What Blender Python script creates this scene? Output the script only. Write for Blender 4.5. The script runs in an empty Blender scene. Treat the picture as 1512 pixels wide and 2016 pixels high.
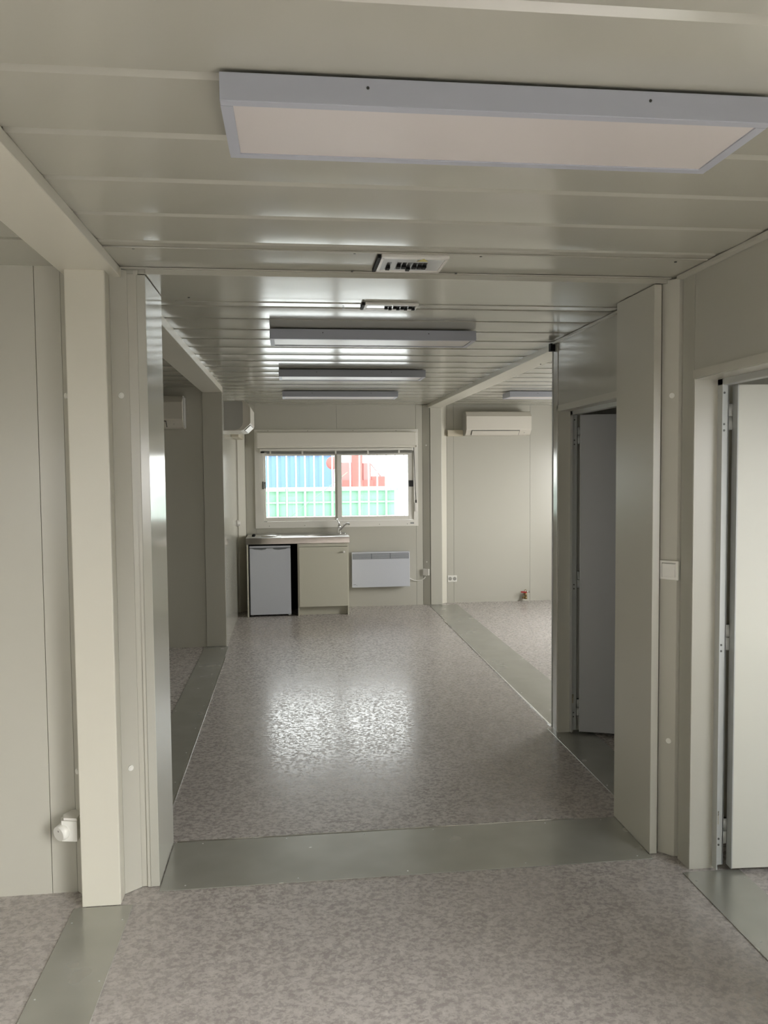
import bpy, bmesh, math, random
from mathutils import Matrix, Vector
random.seed(4)
SC = bpy.context.scene
COL = SC.collection

# ------------------------------------------------------------------ camera
f_px = 1578.746
R_ = Vector((0.99349796, -0.1135101, -0.00878941))
U_ = Vector((0.01471173, 0.05144259, 0.99856759))
F_ = Vector((0.11289535, 0.99220417, -0.05277804))
cd = bpy.data.cameras.new('camera'); cam = bpy.data.objects.new('camera', cd); COL.objects.link(cam)
cd.sensor_fit = 'HORIZONTAL'; cd.sensor_width = 36.0; cd.lens = 36.0*f_px/1512.0
cd.clip_start = 0.02; cd.clip_end = 300
cam.matrix_world = Matrix(((R_.x, U_.x, -F_.x, 0), (R_.y, U_.y, -F_.y, 0), (R_.z, U_.z, -F_.z, 1.66), (0, 0, 0, 1)))
SC.camera = cam

# ------------------------------------------------------------------ world, light, exposure
SKY = 8.0
w = bpy.data.worlds.new('overcast_sky'); SC.world = w; w.use_nodes = True
nt = w.node_tree; bg = nt.nodes['Background']
tc = nt.nodes.new('ShaderNodeTexCoord'); sx = nt.nodes.new('ShaderNodeSeparateXYZ'); rp = nt.nodes.new('ShaderNodeValToRGB')
nt.links.new(tc.outputs['Generated'], sx.inputs[0]); nt.links.new(sx.outputs['Z'], rp.inputs[0]); nt.links.new(rp.outputs[0], bg.inputs['Color'])
rp.color_ramp.elements[0].position = 0.0; rp.color_ramp.elements[0].color = (1, 1, .98, 1)
rp.color_ramp.elements[1].position = 1.0; rp.color_ramp.elements[1].color = (.86, .93, 1, 1)
bg.inputs['Strength'].default_value = SKY

def area(name, loc, rot, sx_, sy_, power, col=(1, .985, .95), portal=False):
    L = bpy.data.lights.new(name, 'AREA'); L.shape = 'RECTANGLE'; L.size = sx_; L.size_y = sy_; L.energy = power; L.color = col
    o = bpy.data.objects.new(name, L); COL.objects.link(o); o.location = loc; o.rotation_euler = rot
    if portal: L.cycles.is_portal = True
    return o
# daylight outside the windows (each one stands in an opening; only the kitchen window is in view)
area('daylight_kitchen_window_portal', (.54, 9.80, 1.46), (-math.pi/2, 0, 0), 1.75, .80, 1, portal=True)
area('daylight_glazed_door', (1.80, .05, 1.15), (0, math.pi/2-.75, 0), 1.9, 1.8, 158).data.spread = math.radians(130)
area('daylight_window_near_left', (-2.0, -2.98, 1.45), (math.pi/2-.6, 0, 0), 1.7, 1.1, 10)
area('daylight_window_near_right', (2.95, 1.12, 1.45), (math.pi/2-.3, 0, 0), 1.7, 1.1, 4)
area('daylight_window_far_right', (4.28, 7.6, 1.40), (0, math.pi/2-.3, 0), 1.1, 1.7, 76)

SC.view_settings.view_transform = 'Standard'; SC.view_settings.look = 'None'
SC.view_settings.exposure = 0.0; SC.view_settings.gamma = 1.0; SC.view_settings.use_curve_mapping = False
SC.cycles.max_bounces = 10; SC.cycles.diffuse_bounces = 6; SC.cycles.glossy_bounces = 6
SC.cycles.transparent_max_bounces = 16; SC.cycles.sample_clamp_indirect = 6; SC.cycles.caustics_reflective = True
SC.cycles.use_denoising = True

# ------------------------------------------------------------------ materials
def nmat(name):
    m = bpy.data.materials.new(name); m.use_nodes = True
    return m, m.node_tree, m.node_tree.nodes['Principled BSDF']
def mat(name, col, rough=.5, metal=0, spec=.5, bump=0, bscale=8, var=0, stretch=(1, 1, 1), coat=0):
    m, t, b = nmat(name)
    b.inputs['Base Color'].default_value = (*col, 1); b.inputs['Roughness'].default_value = rough
    b.inputs['Metallic'].default_value = metal; b.inputs['Specular IOR Level'].default_value = spec
    if coat: b.inputs['Coat Weight'].default_value = coat; b.inputs['Coat Roughness'].default_value = .05
    if bump or var:
        c = t.nodes.new('ShaderNodeTexCoord'); mp = t.nodes.new('ShaderNodeMapping'); mp.inputs['Scale'].default_value = stretch
        t.links.new(c.outputs['Object'], mp.inputs[0])
        n = t.nodes.new('ShaderNodeTexNoise'); n.inputs['Scale'].default_value = bscale; n.inputs['Detail'].default_value = 2
        t.links.new(mp.outputs[0], n.inputs['Vector'])
        if bump:
            bp = t.nodes.new('ShaderNodeBump'); bp.inputs['Strength'].default_value = bump; bp.inputs['Distance'].default_value = .01
            t.links.new(n.outputs['Fac'], bp.inputs['Height']); t.links.new(bp.outputs[0], b.inputs['Normal'])
        if var:
            r = t.nodes.new('ShaderNodeMapRange'); r.inputs['To Min'].default_value = 1-var; r.inputs['To Max'].default_value = 1+var*.5
            t.links.new(n.outputs['Fac'], r.inputs['Value'])
            mx = t.nodes.new('ShaderNodeMix'); mx.data_type = 'RGBA'; mx.blend_type = 'MULTIPLY'; mx.inputs[0].default_value = 1
            mx.inputs[6].default_value = (*col, 1); t.links.new(r.outputs[0], mx.inputs[7]); t.links.new(mx.outputs[2], b.inputs['Base Color'])
    return m

M = {}
M['panel'] = mat('grey_white_wall_panel', (.52, .505, .44), .27, bump=.05, bscale=3, spec=.5)
M['panelgloss'] = mat('grey_white_gloss_panel', (.47, .46, .40), .14, bump=.04, bscale=2.5, spec=.6)
M['ceil'] = mat('grey_white_steel_ceiling', (.44, .43, .37), .16, bump=.04, bscale=2.2, spec=.75, stretch=(1, 3, 1))
M['post'] = mat('cream_white_post', (.66, .635, .545), .33, bump=.03, bscale=3)
M['frame_white'] = mat('white_window_plastic', (.82, .80, .74), .35)
M['shutter'] = mat('cream_shutter_box', (.80, .77, .69), .4)
M['lamp_frame'] = mat('cool_white_lamp_frame', (.42, .435, .49), .4)
M['lamp_diff'] = mat('white_lamp_diffuser', (.62, .575, .555), .3)
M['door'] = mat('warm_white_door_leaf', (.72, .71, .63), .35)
M['door_shaded'] = mat('shade_painted_door_leaf', (.42, .42, .42), .4)  # grey puts the unlit closet's shade into the leaf colour
M['steel'] = mat('galvanised_door_frame', (.52, .53, .51), .5, metal=.25)
M['screw'] = mat('dark_screw', (.12, .12, .11), .4, metal=.6)
M['cap'] = mat('white_cap', (.80, .79, .74), .4)
M['plastic'] = mat('white_plastic', (.76, .74, .69), .35)
M['cream'] = mat('cream_trunking', (.66, .60, .47), .45)
M['ac'] = mat('ac_white_plastic', (.66, .625, .55), .4)
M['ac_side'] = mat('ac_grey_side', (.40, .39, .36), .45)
M['black'] = mat('black_board_and_shade', (.006, .006, .006), .6, spec=.2)
M['blackp'] = mat('black_plastic', (.02, .02, .022), .35)
M['fridge'] = mat('bluish_white_fridge', (.56, .58, .63), .35)
M['cab'] = mat('ivory_cabinet_board', (.62, .60, .50), .4)
M['conv'] = mat('bluish_white_heater', (.62, .64, .69), .35)
M['convg'] = mat('grey_heater_grille', (.14, .15, .16), .45)
M['chrome'] = mat('chrome', (.85, .85, .85), .08, metal=1)
M['inox'] = mat('brushed_steel_worktop', (.62, .61, .58), .45, metal=1, bump=.01, bscale=4)
M['inox_lip'] = mat('polished_steel_lip', (.34, .32, .295), .07, metal=1, bump=.03, bscale=4)
M['brass'] = mat('brass', (.28, .2, .09), .35, metal=.8)
M['red'] = mat('red_paint', (.32, .02, .02), .4)
M['yellow'] = mat('yellow_sticker', (.55, .5, .15), .5)
M['sticker'] = mat('worn_sticker', (.42, .37, .24), .5)
M['redink'] = mat('red_ink', (.35, .06, .04), .6)
M['ink'] = mat('dark_ink', (.03, .03, .025), .6)
M['greyl'] = mat('grey_label', (.28, .29, .28), .5)
M['blind'] = mat('grey_blind_slats', (.20, .20, .185), .5)
M['extwhite'] = mat('white_painted_bar', (.85, .85, .83), .5)
M['green'] = mat('green_skip_paint', (.125, .275, .18), .6)
M['green_rim'] = mat('pale_green_rim', (.17, .35, .21), .6)
M['blue'] = mat('blue_container_paint', (.088, .165, .29), .6)
M['redext'] = mat('red_machine_paint', (.30, .075, .065), .6)
M['redlt'] = mat('faded_red_paint', (.33, .115, .11), .6)
M['brown'] = mat('brown_sack', (.30, .24, .2), .8)
M['wire'] = mat('green_fence_wire', (.12, .2, .15), .6)
M['ground'] = mat('pale_concrete_yard', (.72, .71, .69), .9, var=.2, bscale=2)
M['asphalt'] = mat('unseen_dark_asphalt', (.11, .11, .11), .9)
M['outer'] = mat('outer_wall_sheet', (.5, .5, .48), .6)
M['plug_in'] = mat('grey_socket_well', (.35, .34, .31), .5)

# metal floor plates: dull galvanised sheet with smears
m, t, b = nmat('galvanised_floor_plate'); M['plate'] = m
c = t.nodes.new('ShaderNodeTexCoord'); n = t.nodes.new('ShaderNodeTexNoise'); n.inputs['Scale'].default_value = 5; n.inputs['Detail'].default_value = 2
t.links.new(c.outputs['Object'], n.inputs['Vector'])
r = t.nodes.new('ShaderNodeValToRGB'); t.links.new(n.outputs['Fac'], r.inputs[0])
r.color_ramp.elements[0].position = .35; r.color_ramp.elements[0].color = (.40, .395, .355, 1)
r.color_ramp.elements[1].position = .7; r.color_ramp.elements[1].color = (.45, .445, .405, 1)
t.links.new(r.outputs[0], b.inputs['Base Color'])
r2 = t.nodes.new('ShaderNodeMapRange'); r2.inputs['To Min'].default_value = .22; r2.inputs['To Max'].default_value = .30
t.links.new(n.outputs['Fac'], r2.inputs['Value']); t.links.new(r2.outputs[0], b.inputs['Roughness'])
b.inputs['Metallic'].default_value = .45

# vinyl floor: marbled taupe-grey, embossed so the sheen breaks into flecks
m, t, b = nmat('marbled_vinyl_floor'); M['vinyl'] = m
N = t.nodes.new; Lk = t.links.new
c = N('ShaderNodeTexCoord'); mp = N('ShaderNodeMapping'); mp.inputs['Scale'].default_value = (1, 1.15, 1); Lk(c.outputs['Object'], mp.inputs[0])
wn = N('ShaderNodeTexNoise'); wn.inputs['Scale'].default_value = 45; wn.inputs['Detail'].default_value = 3; Lk(mp.outputs[0], wn.inputs['Vector'])
va = N('ShaderNodeVectorMath'); va.operation = 'MULTIPLY_ADD'; va.inputs[1].default_value = (.03, .03, .03); Lk(wn.outputs['Color'], va.inputs[0]); Lk(mp.outputs[0], va.inputs[2])
n1 = N('ShaderNodeTexNoise'); n1.inputs['Scale'].default_value = 48; n1.inputs['Detail'].default_value = 7; n1.inputs['Roughness'].default_value = .70; Lk(va.outputs[0], n1.inputs['Vector'])
n2 = N('ShaderNodeTexNoise'); n2.inputs['Scale'].default_value = 16; n2.inputs['Detail'].default_value = 4; Lk(va.outputs[0], n2.inputs['Vector'])
ad = N('ShaderNodeMath'); ad.operation = 'MULTIPLY_ADD'; ad.inputs[1].default_value = .30; Lk(n2.outputs['Fac'], ad.inputs[0]); Lk(n1.outputs['Fac'], ad.inputs[2])
r = N('ShaderNodeValToRGB'); Lk(ad.outputs[0], r.inputs[0])
e = r.color_ramp.elements
e[0].position = .50; e[0].color = (.33, .30, .282, 1); e[1].position = .86; e[1].color = (.60, .565, .535, 1)
for p_, c_ in ((.60, (.405, .372, .352, 1)), (.68, (.455, .42, .40, 1)), (.75, (.51, .475, .45, 1))):
    q = e.new(p_); q.color = c_
Lk(r.outputs[0], b.inputs['Base Color'])
rr = N('ShaderNodeMapRange'); rr.inputs['From Min'].default_value = .44; rr.inputs['From Max'].default_value = .58
rr.inputs['To Min'].default_value = .15; rr.inputs['To Max'].default_value = .48
Lk(n1.outputs['Fac'], rr.inputs['Value']); Lk(rr.outputs[0], b.inputs['Roughness'])
bp = N('ShaderNodeBump'); bp.inputs['Strength'].default_value = .09; bp.inputs['Distance'].default_value = .003
Lk(n1.outputs['Fac'], bp.inputs['Height']); Lk(bp.outputs[0], b.inputs['Normal'])
b.inputs['Specular IOR Level'].default_value = .5

# clear glass: mostly passes light, reflects a little
m = bpy.data.materials.new('clear_window_glass'); m.use_nodes = True; t = m.node_tree; t.nodes.clear(); M['glass'] = m
o_ = t.nodes.new('ShaderNodeOutputMaterial'); mx = t.nodes.new('ShaderNodeMixShader'); tr = t.nodes.new('ShaderNodeBsdfTransparent'); gl = t.nodes.new('ShaderNodeBsdfGlossy'); fr = t.nodes.new('ShaderNodeFresnel')
tr.inputs[0].default_value = (.96, .97, .96, 1); gl.inputs['Roughness'].default_value = .02; fr.inputs[0].default_value = 1.45
t.links.new(fr.outputs[0], mx.inputs[0]); t.links.new(tr.outputs[0], mx.inputs[1]); t.links.new(gl.outputs[0], mx.inputs[2]); t.links.new(mx.outputs[0], o_.inputs[0])
M['cover'] = mat('clear_cover_plastic', (.55, .57, .58), .12)

# ------------------------------------------------------------------ helpers
class MB:
    def __init__(s): s.bm = bmesh.new()
    def box(s, x0, x1, y0, y1, z0, z1, bev=0, seg=2):
        vs = [s.bm.verts.new((x, y, z)) for x in (x0, x1) for y in (y0, y1) for z in (z0, z1)]
        fs = [(0, 1, 3, 2), (4, 6, 7, 5), (0, 4, 5, 1), (2, 3, 7, 6), (0, 2, 6, 4), (1, 5, 7, 3)]
        faces = [s.bm.faces.new([vs[i] for i in f]) for f in fs]
        if bev:
            ed = list({e for f in faces for e in f.edges})
            bmesh.ops.bevel(s.bm, geom=ed, offset=bev, segments=seg, profile=.5, affect='EDGES')
        return s
    def prism(s, pts, axis, a0, a1):
        """pts: outline (u,v); axis 0: extrude along x (u=y,v=z); 1: along y (u=x,v=z); 2: along z (u=x,v=y)"""
        def P(u, v, a): return {0: (a, u, v), 1: (u, a, v), 2: (u, v, a)}[axis]
        A = [s.bm.verts.new(P(u, v, a0)) for u, v in pts]; B = [s.bm.verts.new(P(u, v, a1)) for u, v in pts]
        n = len(pts)
        s.bm.faces.new(A); s.bm.faces.new(B[::-1])
        for i in range(n): s.bm.faces.new((A[i], B[i], B[(i+1) % n], A[(i+1) % n]))
        return s
    def cyl(s, p0, p1, r0, r1=None, n=20):
        r1 = r0 if r1 is None else r1
        p0 = Vector(p0); p1 = Vector(p1); d = (p1-p0).normalized()
        a = d.orthogonal().normalized(); b_ = d.cross(a)
        A = []; B = []
        for i in range(n):
            th = 2*math.pi*i/n; k = a*math.cos(th)+b_*math.sin(th)
            A.append(s.bm.verts.new(p0+k*r0)); B.append(s.bm.verts.new(p1+k*r1))
        s.bm.faces.new(A[::-1]); s.bm.faces.new(B)
        for i in range(n):
            f = s.bm.faces.new((A[i], A[(i+1) % n], B[(i+1) % n], B[i])); f.smooth = True
        return s
    def tube(s, pts, r, n=10):
        pts = [Vector(p) for p in pts]; rings = []; a = None
        for i, p in enumerate(pts):
            d = (pts[min(i+1, len(pts)-1)]-pts[max(i-1, 0)]).normalized()
            a = d.orthogonal().normalized() if a is None else (a-d*a.dot(d)).normalized()
            b_ = d.cross(a); rr_ = r[i] if isinstance(r, (list, tuple)) else r
            rings.append([s.bm.verts.new(p+(a*math.cos(2*math.pi*k/n)+b_*math.sin(2*math.pi*k/n))*rr_) for k in range(n)])
        for A, B in zip(rings, rings[1:]):
            for k in range(n):
                f = s.bm.faces.new((A[k], A[(k+1) % n], B[(k+1) % n], B[k])); f.smooth = True
        s.bm.faces.new(rings[0][::-1]); s.bm.faces.new(rings[-1])
        return s
    def lathe(s, prof, c, axis='z', n=32, sx=1, sy=1):
        rings = []
        for r_, h in prof:
            ring = []
            for k in range(n):
                th = 2*math.pi*k/n; u, v = r_*math.cos(th)*sx, r_*math.sin(th)*sy
                p = {'z': (u, v, h), 'y': (u, h, v), 'x': (h, u, v)}[axis]
                ring.append(s.bm.verts.new(Vector(p)+Vector(c)))
            rings.append(ring)
        for A, B in zip(rings, rings[1:]):
            for k in range(n):
                f = s.bm.faces.new((A[k], A[(k+1) % n], B[(k+1) % n], B[k])); f.smooth = True
        for ring in (rings[0][::-1], rings[-1]):
            try: s.bm.faces.new(ring)
            except ValueError: pass
        return s
    def build(s, name, m, parent=None, origin=None):
        bmesh.ops.recalc_face_normals(s.bm, faces=s.bm.faces[:])
        me = bpy.data.meshes.new(name); s.bm.to_mesh(me); s.bm.free()
        me.materials.append(M[m] if isinstance(m, str) else m)
        o = bpy.data.objects.new(name, me); COL.objects.link(o)
        if parent is not None:
            o.parent = parent; o.matrix_parent_inverse = Matrix.Translation(parent.location).inverted() if parent.location.length else Matrix()
        elif origin is None:
            v = [Vector(x) for x in o.bound_box]
            origin = (sum(p.x for p in v)/8, sum(p.y for p in v)/8, min(p.z for p in v))
        if origin is not None and parent is None:
            me.transform(Matrix.Translation(-Vector(origin))); o.location = origin
        return o
def B(*a, **k): return MB().box(*a, **k)
def struct(o, label=None):
    o['kind'] = 'structure'
    if label: o['label'] = label
    return o
def tag(o, label, cat, group=None):
    o['label'] = label; o['category'] = cat
    if group: o['group'] = group
    return o
def thing(name, label, cat, loc, group=None):
    o = bpy.data.objects.new(name, None); COL.objects.link(o); o.location = loc; o.empty_display_size = .1
    return tag(o, label, cat, group)
def sempty(name, loc, label=None):
    o = bpy.data.objects.new(name, None); COL.objects.link(o); o.location = loc; o.empty_display_size = .1
    return struct(o, label)
def text(name, s, size, m, parent, loc, rot, ext=.0004):
    cu = bpy.data.curves.new(name, 'FONT'); cu.body = s; cu.size = size; cu.extrude = ext; cu.align_x = 'CENTER'; cu.align_y = 'CENTER'
    tmp = bpy.data.objects.new(name, cu); me = bpy.data.meshes.new_from_object(tmp); bpy.data.objects.remove(tmp)
    me.materials.clear(); me.materials.append(M[m]); o = bpy.data.objects.new(name, me); COL.objects.link(o)
    o.location = Vector(loc)-(parent.location if parent else Vector()); o.rotation_euler = rot
    if parent: o.parent = parent
    return o
_trim = [0]
def trim(mb, m, label):
    _trim[0] += 1
    return struct(mb.build('trim_%d' % _trim[0], m), label)

H = 2.44; G = .0025
# ------------------------------------------------------------------ floor
fl = B(-3.2, 1.66, -3.0, 9.80, -.06, 0).box(1.66, 4.3, 1.14, 9.80, -.06, 0); struct(fl.build('floor', 'vinyl', origin=(0, 0, 0)), 'marbled taupe grey vinyl floor')

# ------------------------------------------------------------------ ceilings (cross planks with stepped joints)
def plank_ceiling(name, x0, x1, ya, yb, seams, label, zc=H, crown=.0034, steep=True):
    # every plank is slightly crowned: its middle hangs a few millimetres lower than its edges
    edges = [ya]+[q for s_ in seams for q in (s_-.016, s_+.016)]+[yb]
    pts = []
    for a, b_ in zip(edges[0::2], edges[1::2]):
        n_ = 14; wd = b_-a; bow = crown*min(1, (wd/.29)**2) if wd > .05 else 0
        for k in range(n_+1):
            u = k/n_; pts.append((a+wd*u, zc-bow*4*u*(1-u)+bow))
        if b_ < yb-1e-6: pts += [(b_+.0003, zc+.016), (b_+(.0317 if steep else .014), zc+.016)]
    pts += [(yb, zc+.08), (ya, zc+.08)]
    return struct(MB().prism(pts, 0, x0, x1).build(name, 'ceil', origin=(0, 0, 0)), label)
near_s = [1.663+.2965*k for k in range(-15, 5)]
plank_ceiling('ceiling', -.647, 1.61, -3.0, 3.215, near_s, 'near ceiling of wide grey white steel planks', steep=False)
plank_ceiling('ceiling_left', -3.1, -.842, -3.0, 3.215, near_s, 'plank ceiling of the left near bay')
plank_ceiling('ceiling_right', 1.70, 4.3, 1.14, 3.3, near_s[13:], 'plank ceiling of the right near room')
far_s = [3.925]+[4.235+.3225*k for k in range(17)]
plank_ceiling('ceiling_far', -.645, 1.634, 3.58, 9.72, far_s, 'far ceiling of narrow grey white steel planks')
plank_ceiling('ceiling_far_left', -3.1, -.82, 3.3, 7.9, far_s[:12], 'dark plank ceiling of the far left bay')
plank_ceiling('ceiling_far_right', 1.80, 4.3, 4.9, 9.80, far_s[3:], 'plank ceiling of the far right bay')
struct(B(1.70, 4.3, 3.3, 4.9, H, H+.08).build('ceiling_closet', 'ceil'), 'ceiling of the dark closet')
# thin ridge of the end panel near the header
trim(B(-.64, 1.565, 2.905, 2.915, H-.004, H+.001).box(-.64, 1.565, 3.196, 3.206, H-.004, H+.001), 'ceil', 'thin ridges edging the end ceiling panel')
trim(B(-.52, 1.60, 3.80, 3.812, H-.003, H+.001), 'ceil', 'thin ridge of the far end ceiling panel')
# header between the two bays
trim(B(-.551, 1.50, 3.206, 3.59, 2.417, 2.50, bev=.002), 'ceil', 'glossy header box over the wide opening')
trim(B(-.66, 1.62, 3.214, 3.60, 2.420, 2.56), 'ceil', 'packing above the header')

# ------------------------------------------------------------------ wall builders
def rects(fn, cells, thick, back=True):
    mb = MB()
    for a0, a1, z0, z1 in cells: fn(mb, a0+G/2, a1-G/2, z0, z1, 0, .02)
    if back:
        for a0, a1, z0, z1 in cells: fn(mb, a0, a1, z0, z1, .021, thick)
    return mb
def wall_y(name, y, cells, label, m='panel', thick=.07):
    """wall facing -y"""
    return struct(rects(lambda mb, a0, a1, z0, z1, d0, d1: mb.box(a0, a1, y+d0, y+d1, z0, z1), cells, thick).build(name, m), label)
def wall_x(name, x, cells, sign, label, m='panel', thick=.07):
    """wall whose face is at x; body goes towards sign*x"""
    def fn(mb, a0, a1, z0, z1, d0, d1):
        xs = sorted((x+sign*d0, x+sign*d1)); mb.box(xs[0], xs[1], a0, a1, z0, z1)
    return struct(rects(fn, cells, thick).build(name, m), label)

# near left bay end wall
wall_y('wall_left', 3.214, [(-3.1, -1.9, 0, 2.446), (-1.9, -.964, 0, 2.446), (-.964, -.868, 0, 2.446)], 'grey white panel wall of the left near bay')
# far left bay end wall
wall_y('wall_far_left', 7.655, [(-3.1, -1.93, 0, 2.446), (-1.93, -.826, 0, 2.446)], 'dark panel wall of the far left bay', thick=.10)
# wall behind/left of kitchen: faces +x
wall_x('wall_kitchen_side', -.640, [(7.66, 8.86, 0, 2.446), (8.86, 9.45, 0, 2.446)], -1, 'side wall beside the kitchenette under the air conditioner', m='panelgloss', thick=.18)
# back wall with window opening  x -.40..1.47  z 1.0..2.12
wall_y('wall_back', 9.65, [(-.55, -.433, 0, 2.446), (-.433, .534, 2.12, 2.446), (.534, 1.493, 2.12, 2.446), (-.433, .534, 0, 1.0), (.534, 1.493, 0, 1.0), (1.493, 1.575, 0, 2.446)], 'pale grey panel wall around the window', thick=.09)
# far right bay end wall
wall_y('wall_far_right', 9.735, [(1.89, 1.975, 0, 2.446), (1.975, 2.945, 0, 2.446), (2.945, 3.9, 0, 2.446), (3.9, 4.3, 0, 2.446)], 'pale panel wall behind the right air conditioner')
# near right wall with door opening y 2.17..3.067, z<2.015
wall_x('wall_right', 1.602, [(-3.0, -1.0, 0, 2.446), (-1.0, -.85, 0, 2.446), (-.85, .95, 2.05, 2.446), (.95, 2.17, 0, 2.446), (2.17, 3.067, 2.045, 2.446), (3.067, 3.165, 0, 2.446)], 1, 'near right wall with open doorway', m='panelgloss', thick=.115)
# partition with dark door: y 3.6..4.9, opening 3.90..4.80
wall_x('wall_partition', 1.630, [(3.60, 3.90, 0, 2.446), (3.90, 4.80, 2.045, 2.446), (4.82, 4.898, 0, 2.446)], 1, 'partition wall above the dark doorway', m='panelgloss', thick=.10)
wall_y('wall_closet', 4.83, [(1.73, 4.3, 0, 2.446)], 'closet wall', thick=.07)
wall_y('wall_closet_near', 3.30, [(1.72, 4.3, 0, 2.446)], 'wall between the right rooms', thick=.25)
# outer shell out of view
def shell_y(name, y0, y1, x0, x1, wx0, wx1, z0=.9, z1=2.0):
    mb = MB()
    if wx0 is None: mb.box(x0, x1, y0, y1, 0, 2.56)
    else:
        mb.box(x0, wx0, y0, y1, 0, 2.56).box(wx1, x1, y0, y1, 0, 2.56).box(wx0, wx1, y0, y1, 0, z0).box(wx0, wx1, y0, y1, z1, 2.56)
    return mb
struct(shell_y('', -3.08, -2.9, -3.2, -.75, -2.85, -1.15).build('wall_near_left_end', 'panel'))
struct(shell_y('', -3.08, -2.9, -.75, 1.66, None, 1.3).build('wall_near_end', 'panel'))
struct(shell_y('', 1.14, 1.30, 1.72, 4.3, 2.1, 3.8).build('wall_near_right_end', 'panel'))
struct(B(-3.2, -3.1, -3.0, 9.8, 0, 2.56).build('wall_outer_left', 'panel'))
sr = MB(); sr.box(4.2, 4.3, 1.14, 6.75, 0, 2.56).box(4.2, 4.3, 8.45, 9.85, 0, 2.56).box(4.2, 4.3, 6.75, 8.45, 0, .85).box(4.2, 4.3, 6.75, 8.45, 1.95, 2.56)
struct(sr.build('wall_outer_right', 'panel'))
struct(B(-3.2, -.72, 9.65, 9.75, 0, 2.56).build('wall_outer_back', 'panel'))
struct(B(-3.2, 1.72, -3.08, 9.86, 2.56, 2.62).box(1.72, 4.3, 1.14, 9.86, 2.56, 2.62).build('ceiling_roof', 'outer', origin=(0, 0, 0)))
struct(B(-.72, -.545, 9.745, 9.80, 0, 2.56).box(1.57, 1.9, 9.745, 9.82, 0, 2.56).box(-.6, 1.6, 9.66, 9.74, 2.44, 2.56).box(1.6, 4.3, 9.745, 9.80, 2.44, 2.56).build('wall_back_frame', 'outer'))
struct(B(-3.1, -.64, 3.285, 3.60, 0, 2.56).build('wall_junction_left', 'panel'))
struct(B(1.62, 1.72, 3.23, 3.60, 0, 2.56).box(1.533, 1.62, 3.272, 3.33, 0, 2.56).build('wall_junction_right', 'panel'))

def off_window(n, cx, cy, w_, h_, zc, axis):
    e_ = sempty('window_%d' % n, (cx, cy, zc-h_/2), 'window out of view')
    t_ = .05
    def bb(mb, a0, a1, z0, z1, d):
        if axis == 'y': mb.box(cx+a0, cx+a1, cy-d, cy+d, zc+z0, zc+z1)
        else: mb.box(cx-d, cx+d, cy+a0, cy+a1, zc+z0, zc+z1)
    mb = MB(); W, Hh = w_/2, h_/2
    bb(mb, -W, W, -Hh, -Hh+t_, .03); bb(mb, -W, W, Hh-t_, Hh, .03); bb(mb, -W, -W+t_, -Hh+t_, Hh-t_, .03); bb(mb, W-t_, W, -Hh+t_, Hh-t_, .03); bb(mb, -.03, .03, -Hh+t_, Hh-t_, .03)
    mb.build('window_frame', 'frame_white', e_)
off_window(2, -2.0, -2.93, 1.7, 1.1, 1.45, 'y'); off_window(3, 1.66, .05, 1.8, 2.05, 1.025, 'x'); off_window(4, 2.95, 1.22, 1.7, 1.1, 1.45, 'y'); off_window(5, 4.24, 7.6, 1.7, 1.1, 1.40, 'x')

# ------------------------------------------------------------------ posts, beams, casings
trim(B(-.820, -.676, 3.085, 3.16, .003, 2.404, bev=.004), 'post', 'cream white corner post at the head of the left floor plate')
trim(MB().prism([(-.676, 3.168), (-.621, 3.215), (-.621, 3.26), (-.71, 3.26), (-.71, 3.168)], 2, .002, 2.432), 'panel', 'slanted casing strip between corner post and opening')
trim(MB().prism([(-.868, 3.214), (-.826, 3.168), (-.80, 3.168), (-.80, 3.27), (-.868, 3.27)], 2, .002, 2.432), 'panel', 'slanted casing strip left of the corner post')
trim(B(-.621, -.585, 3.217, 3.27, .002, 2.432, bev=.001).box(-.597, -.58, 3.211, 3.217, .002, 2.432), 'panel', 'narrow flat strip beside the left jamb')
trim(MB().box(-.585, -.551, 3.207, 3.588, .004, 2.415, bev=.002).box(-.66, -.585, 3.28, 3.588, .004, 2.43), 'panelgloss', 'glossy left jamb of the wide opening')
trim(B(1.498, 1.530, 3.207, 3.594, .004, 2.415, bev=.002), 'panel', 'glossy right jamb of the wide opening')
trim(B(1.532, 1.60, 3.40, 3.594, .004, 2.43), 'panelgloss', 'far end of the right jamb')
trim(MB().prism([(1.544, 3.230), (1.592, 3.1775), (1.62, 3.1775), (1.62, 3.27), (1.544, 3.27)], 2, .002, 2.433), 'panel', 'slanted casing strip with the light switch')
trim(B(-.845, -.640, -3.0, 3.205, 2.402, 2.44, bev=.003).box(-.845, -.652, -3.0, 3.205, 2.44, 2.56), 'post', 'long cream beam over the near left side')
trim(B(-.822, -.636, 3.59, 7.66, 2.392, 2.445, bev=.003).box(-.822, -.652, 3.59, 7.66, 2.445, 2.56), 'post', 'long beam over the far left side')
trim(B(1.634, 1.803, 4.902, 9.66, 2.402, 2.445, bev=.003).box(1.645, 1.803, 4.902, 9.66, 2.445, 2.56), 'post', 'long beam over the far right side')
trim(B(-.824, -.641, 7.638, 7.654, .004, 2.392, bev=.003), 'panel', 'flat post at the end of the far left beam')
trim(MB().prism([(-.63, 9.47), (-.556, 9.56), (-.552, 9.65), (-.552, 9.745), (-.70, 9.745), (-.70, 9.47)], 2, .002, 2.435), 'post', 'slanted corner casing left of the window')
trim(MB().prism([(1.577, 9.65), (1.655, 9.605), (1.655, 9.745), (1.577, 9.745)], 2, .002, 2.435), 'panel', 'slanted corner casing right of the window')
trim(B(1.661, 1.802, 9.60, 9.745, .004, 2.402, bev=.003), 'panel', 'square post between window and right bay')
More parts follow.
